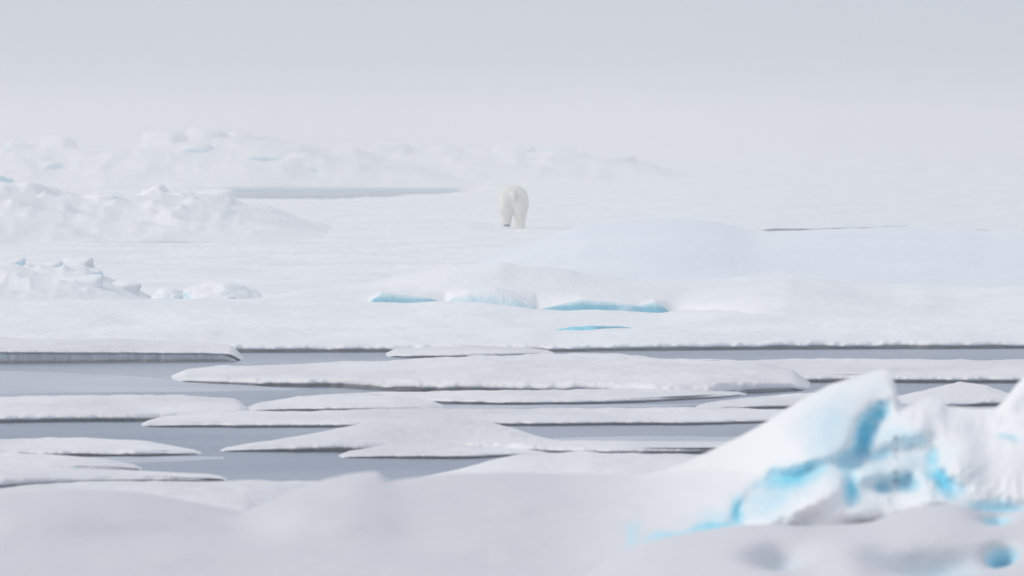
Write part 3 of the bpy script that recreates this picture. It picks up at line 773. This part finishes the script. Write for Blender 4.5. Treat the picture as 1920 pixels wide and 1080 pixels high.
    bpy.data.meshes.remove(me)
    K = V.shape[0]; idx = np.arange(K * N).reshape(K, N)
    q = np.stack([idx[:-1, :-1], idx[1:, :-1], idx[1:, 1:], idx[:-1, 1:]], -1).reshape(-1, 4)
    fb = bare.reshape(-1)[q].mean(1); fs = slabm.reshape(-1)[q].mean(1)
    cls = np.where(fb > 0.5, 2, np.where(fs > 0.5, 0, 1))
    P_ = local(ridge_root, V).reshape(-1, 3)
    # every pocket of blue ice is a piece of its own
    cg = cls.reshape(K - 1, N - 1); lab = np.zeros_like(cg); nlab = 2
    for i0, j0 in zip(*np.where(cg == 2)):
        if lab[i0, j0]: continue
        nlab += 1; stack = [(i0, j0)]; lab[i0, j0] = nlab; cells = []
        while stack:
            i, j = stack.pop(); cells.append((i, j))
            for a_, b_ in ((i + 1, j), (i - 1, j), (i, j + 1), (i, j - 1)):
                if 0 <= a_ < K - 1 and 0 <= b_ < N - 1 and cg[a_, b_] == 2 and not lab[a_, b_]:
                    lab[a_, b_] = nlab; stack.append((a_, b_))
        if len(cells) < 60:
            for i, j in cells: cg[i, j] = 0 if fs[i * (N - 1) + j] > 0.5 else 1
        else:
            for i, j in cells: cg[i, j] = nlab
    cls = cg.reshape(-1)
    for c_ in np.unique(cls):
        nm = 'tilted_slab' if c_ == 0 else 'snow_rubble' if c_ == 1 else 'blue_ice'
        qq = q[cls == c_]; used, inv = np.unique(qq, return_inverse=True); inv = inv.reshape(-1, 4)
        m_ = bpy.data.meshes.new(nm); m_.from_pydata(P_[used].tolist(), [], inv.tolist()); m_.update()
        m_.polygons.foreach_set('use_smooth', np.ones(len(m_.polygons), bool))
        for an, arr in (('bare', bare), ('dimmed', dimmed)):
            at = m_.attributes.new(an, 'FLOAT', 'POINT'); at.data.foreach_set('value', arr.reshape(-1)[used].astype(np.float32))
        m_.normals_split_custom_set_from_vertices(nrm[used].tolist())
        link(nm, m_, M_slab, ridge_root)
foreground_ridge()

bank('snow_drift', 'soft grey-white foreground snow drift with shallow hollows at the lower right',
     [(900, 1120), (1040, 1090), (1120, 1062), (1190, 1030), (1250, 1010), (1320, 998), (1390, 985), (1450, 984), (1520, 990), (1590, 985), (1640, 978), (1680, 960), (1740, 948), (1790, 945), (1830, 958), (1880, 962), (1960, 955), (2300, 950), (2600, 990), (3000, 1120)], 71.1, 1230, 68.6,
     M_slab, 'snow drift', 311, bulge=0.5, namp=0.05, nsc=(1.2, 0.9), smooth=0.01, back_len=3,
     dents=((1465, 1040, 55, 20, 0.22, 0.16), (1760, 1048, 120, 24, 0.25, 0.22), (1882, 1030, 28, 12, 0.22, 0.75), (1868, 968, 30, 10, 0.15, 0.5), (1600, 1060, 60, 40, -0.12, 0)))

# ------------------------------------------------------------------ polar bear, walking away from the camera
def capsule_chain(bm, pts, seg=16):
    """closed tube through (x, y, z, rx, rz) points, cross-section across the path"""
    rings = []
    pv = [Vector(p[:3]) for p in pts]
    for i, p in enumerate(pts):
        t_ = (pv[min(i + 1, len(pv) - 1)] - pv[max(i - 1, 0)]).normalized()
        side = Vector((1, 0, 0)); side = (side - t_ * side.dot(t_)).normalized(); up = t_.cross(side)
        rings.append([bm.verts.new(pv[i] + side * p[3] * math.cos(a) + up * p[4] * math.sin(a)) for a in [2 * math.pi * k / seg for k in range(seg)]])
    for a, b_ in zip(rings[:-1], rings[1:]):
        for k in range(seg): bm.faces.new((a[k], a[(k + 1) % seg], b_[(k + 1) % seg], b_[k]))
    bm.faces.new(rings[0][::-1]); bm.faces.new(rings[-1])

def ball(bm, c, r):
    bmesh.ops.create_icosphere(bm, subdivisions=3, radius=1.0, matrix=Matrix.Translation(c) @ Matrix.Diagonal((*r, 1)))

BEAR_Z = 0.0
def bear():
    px, py = 964, 428
    pos = P(px, py, 0.40)
    root = empty('polar_bear', (float(pos[0]), float(pos[1]) + 0.15, 0.40))
    tag(root, 'cream white polar bear walking away over the snow, seen from behind', 'polar bear')
    parts = []
    def piece(f):
        bm = bmesh.new(); f(bm); bmesh.ops.recalc_face_normals(bm, faces=bm.faces[:]); parts.append(bm)
    # trunk: y runs from the rump (0) to the head (+)
    piece(lambda b_: capsule_chain(b_, [(-.02, -.06, .86, .13, .12), (-.02, .0, .85, .29, .27), (-.02, .12, .82, .385, .375), (-.02, .30, .82, .415, .41), (-.02, .55, .80, .42, .40), (-.02, .85, .78, .42, .41),
                                         (-.02, 1.10, .80, .40, .40), (-.02, 1.32, .84, .35, .36), (-.02, 1.50, .84, .27, .28), (-.02, 1.72, .80, .20, .21), (-.02, 1.88, .76, .165, .17)], 24))
    # haunches
    piece(lambda b_: ball(b_, (-.20, .20, .68), (.245, .31, .40)))
    piece(lambda b_: ball(b_, (.17, .16, .68), (.245, .31, .40)))
    # hind legs: right planted, left swinging forward with the sole turned back
    piece(lambda b_: capsule_chain(b_, [(.20, .16, .66, .20, .24), (.19, .22, .48, .19, .19), (.175, .14, .32, .172, .155), (.165, .05, .17, .158, .13), (.16, .06, .06, .15, .13), (.16, .09, .0, .145, .14)]))
    piece(lambda b_: ball(b_, (.16, .15, .055), (.15, .19, .06)))
    piece(lambda b_: capsule_chain(b_, [(-.23, .20, .66, .20, .24), (-.235, .30, .50, .20, .19), (-.225, .26, .36, .178, .155), (-.22, .20, .25, .158, .13), (-.225, .20, .12, .148, .13)]))
    piece(lambda b_: ball(b_, (-.225, .24, .115), (.145, .16, .08)))
    # fore legs
    piece(lambda b_: capsule_chain(b_, [(.22, 1.25, .72, .17, .22), (.23, 1.18, .52, .14, .16), (.20, 1.30, .32, .115, .12), (.18, 1.40, .14, .105, .11), (.18, 1.42, .03, .11, .12)]))
    piece(lambda b_: ball(b_, (.18, 1.48, .055), (.125, .18, .06)))
    piece(lambda b_: capsule_chain(b_, [(-.24, 1.22, .72, .17, .22), (-.25, 1.05, .52, .14, .16), (-.23, .95, .32, .115, .12), (-.21, .86, .14, .105, .11), (-.21, .86, .03, .11, .12)]))
    piece(lambda b_: ball(b_, (-.21, .93, .055), (.125, .18, .06)))
    # head, muzzle, ears, tail
    piece(lambda b_: ball(b_, (-.02, 2.02, .74), (.15, .20, .145)))
    piece(lambda b_: capsule_chain(b_, [(-.02, 2.10, .72, .11, .10), (-.02, 2.25, .69, .075, .075), (-.02, 2.36, .68, .055, .055)]))
    piece(lambda b_: ball(b_, (-.13, 1.96, .86), (.05, .03, .055)))
    piece(lambda b_: ball(b_, (.09, 1.96, .86), (.05, .03, .055)))
    piece(lambda b_: capsule_chain(b_, [(-.02, .0, 1.0, .06, .06), (-.02, -.12, .95, .065, .06), (-.025, -.19, .86, .06, .05), (-.03, -.19, .77, .03, .03)], 12))
    me = bpy.data.meshes.new('body'); bmj = bmesh.new()
    for b_ in parts:
        tmp = bpy.data.meshes.new('t'); b_.to_mesh(tmp); b_.free(); bmj.from_mesh(tmp); bpy.data.meshes.remove(tmp)
    bmj.to_mesh(me); bmj.free()
    o = bpy.data.objects.new('body_source', me); C.objects.link(o)
    r_ = o.modifiers.new('r', 'REMESH'); r_.mode = 'VOXEL'; r_.voxel_size = 0.016
    s_ = o.modifiers.new('s', 'SMOOTH'); s_.iterations = 7; s_.factor = 0.5
    dg = bpy.context.evaluated_depsgraph_get()
    bme = bpy.data.meshes.new_from_object(o.evaluated_get(dg)); bme.name = 'body'
    bpy.data.objects.remove(o); bpy.data.meshes.remove(me)
    n = len(bme.vertices); co = np.empty(n * 3, np.float32); no = np.empty(n * 3, np.float32)
    bme.vertices.foreach_get('co', co); bme.vertex_normals.foreach_get('vector', no)
    co = co.reshape(-1, 3); no = no.reshape(-1, 3)
    # shaggy coat: tufts that run down the body
    tuft = 0.022 * fbm(co[:, 0] * 22 + co[:, 1] * 9, co[:, 2] * 7 + co[:, 1] * 6, 7, 3) + 0.02 * fbm(co[:, 0] * 6, co[:, 2] * 4 + co[:, 1] * 3, 9, 3)
    tuft *= np.clip((co[:, 2] - 0.02) / 0.2, 0.15, 1)
    co = co + no * tuft[:, None]
    co[:, 2] = np.maximum(co[:, 2], -0.012)
    bme.vertices.foreach_set('co', co.reshape(-1)); bme.polygons.foreach_set('use_smooth', np.ones(len(bme.polygons), bool)); bme.update()
    link('body', bme, M_fur, root)
    def blob(name, c, r, m):
        bm = bmesh.new(); bmesh.ops.create_icosphere(bm, subdivisions=3, radius=1.0, matrix=Matrix.Translation(c) @ Matrix.Diagonal((*r, 1)))
        for f in bm.faces: f.smooth = True
        q = bpy.data.meshes.new(name); bm.to_mesh(q); bm.free(); return link(name, q, m, root)
    blob('paw_pad', (-.205, .095, .075), (.085, .045, .035), M_pad)
    blob('paw_pad', (.19, .045, .012), (.085, .075, .022), M_pad)
    blob('nose', (-.02, 2.41, .695), (.035, .025, .025), M_black)
    blob('eye', (-.10, 2.14, .79), (.016, .016, .016), M_black); blob('eye', (.06, 2.14, .79), (.016, .016, .016), M_black)
    for cx, cy_, cz in ((.19, .33, .03), (.18, 1.65, .03), (-.21, 1.10, .03)):
        for k in range(5):
            blob('claw', (cx + (k - 2) * .045, cy_ - abs(k - 2) * .012, cz), (.01, .03, .012), M_claw)
    return root
bear()

# low wind drift that hides the bear's far foot
def small_drift(label, crest, z0, d, seed, foot_drop=14):
    N = 120; x, y = line(crest, N, 0.03)
    B = PD(x, y, d); rows_ = []
    w_ = np.sin(np.linspace(0, math.pi, N)) ** 0.5
    for t_ in np.linspace(0, 1, 20):
        p = B.copy(); p[:, 1] -= 7 * (1 - t_); p[:, 2] = z0 - 0.25 + (B[:, 2] - z0 + 0.25) * (math.sin(t_ * math.pi / 2) ** 0.7); rows_.append(p)
    for t_ in (0.05, 0.15, 0.4, 0.7, 1.0):
        p = B.copy(); p[:, 1] += 3 * t_; p[:, 2] = z0 - 0.25 + (B[:, 2] - z0 + 0.25) * (1 - t_ ** 1.5); rows_.append(p)
    c = np.array([float(B[:, 0].mean()), d, z0])
    o = link('wind_drift', grid_mesh('wind_drift', np.stack(rows_, 0) - c), M_snow); o.location = c
    tag(o, label, 'snow drift')

small_drift('low wind blown snow drift in front of the left foot of the polar bear', [(840, 411), (880, 413.5), (905, 417.5), (940, 422.5), (966, 429), (990, 434)], 0.33, float(P(966, 428, 0.4)[1]) - 1.2, 3)

# ------------------------------------------------------------------ sea fog
bm = bmesh.new(); bmesh.ops.create_cube(bm, size=1.0)
me = bpy.data.meshes.new('haze'); bm.to_mesh(me); bm.free()
m = bpy.data.materials.new('sea_fog'); m.use_nodes = True; t = m.node_tree
for n in list(t.nodes): t.nodes.remove(n)
o_ = nd(t, 'ShaderNodeOutputMaterial'); v = nd(t, 'ShaderNodeVolumePrincipled')
v.inputs['Color'].default_value = (0.955, 0.945, 0.925, 1); v.inputs['Density'].default_value = 0.0017; v.inputs['Anisotropy'].default_value = 0.2
t.links.new(v.outputs[0], o_.inputs['Volume'])
hz = link('haze', me, m)
hz.scale = (3200, 6300, 8.5); hz.location = (0, 6300 / 2 - 150, 8.5 / 2 - 1.4)
tag(hz, 'pale sea fog over the whole ice field', kind='stuff')
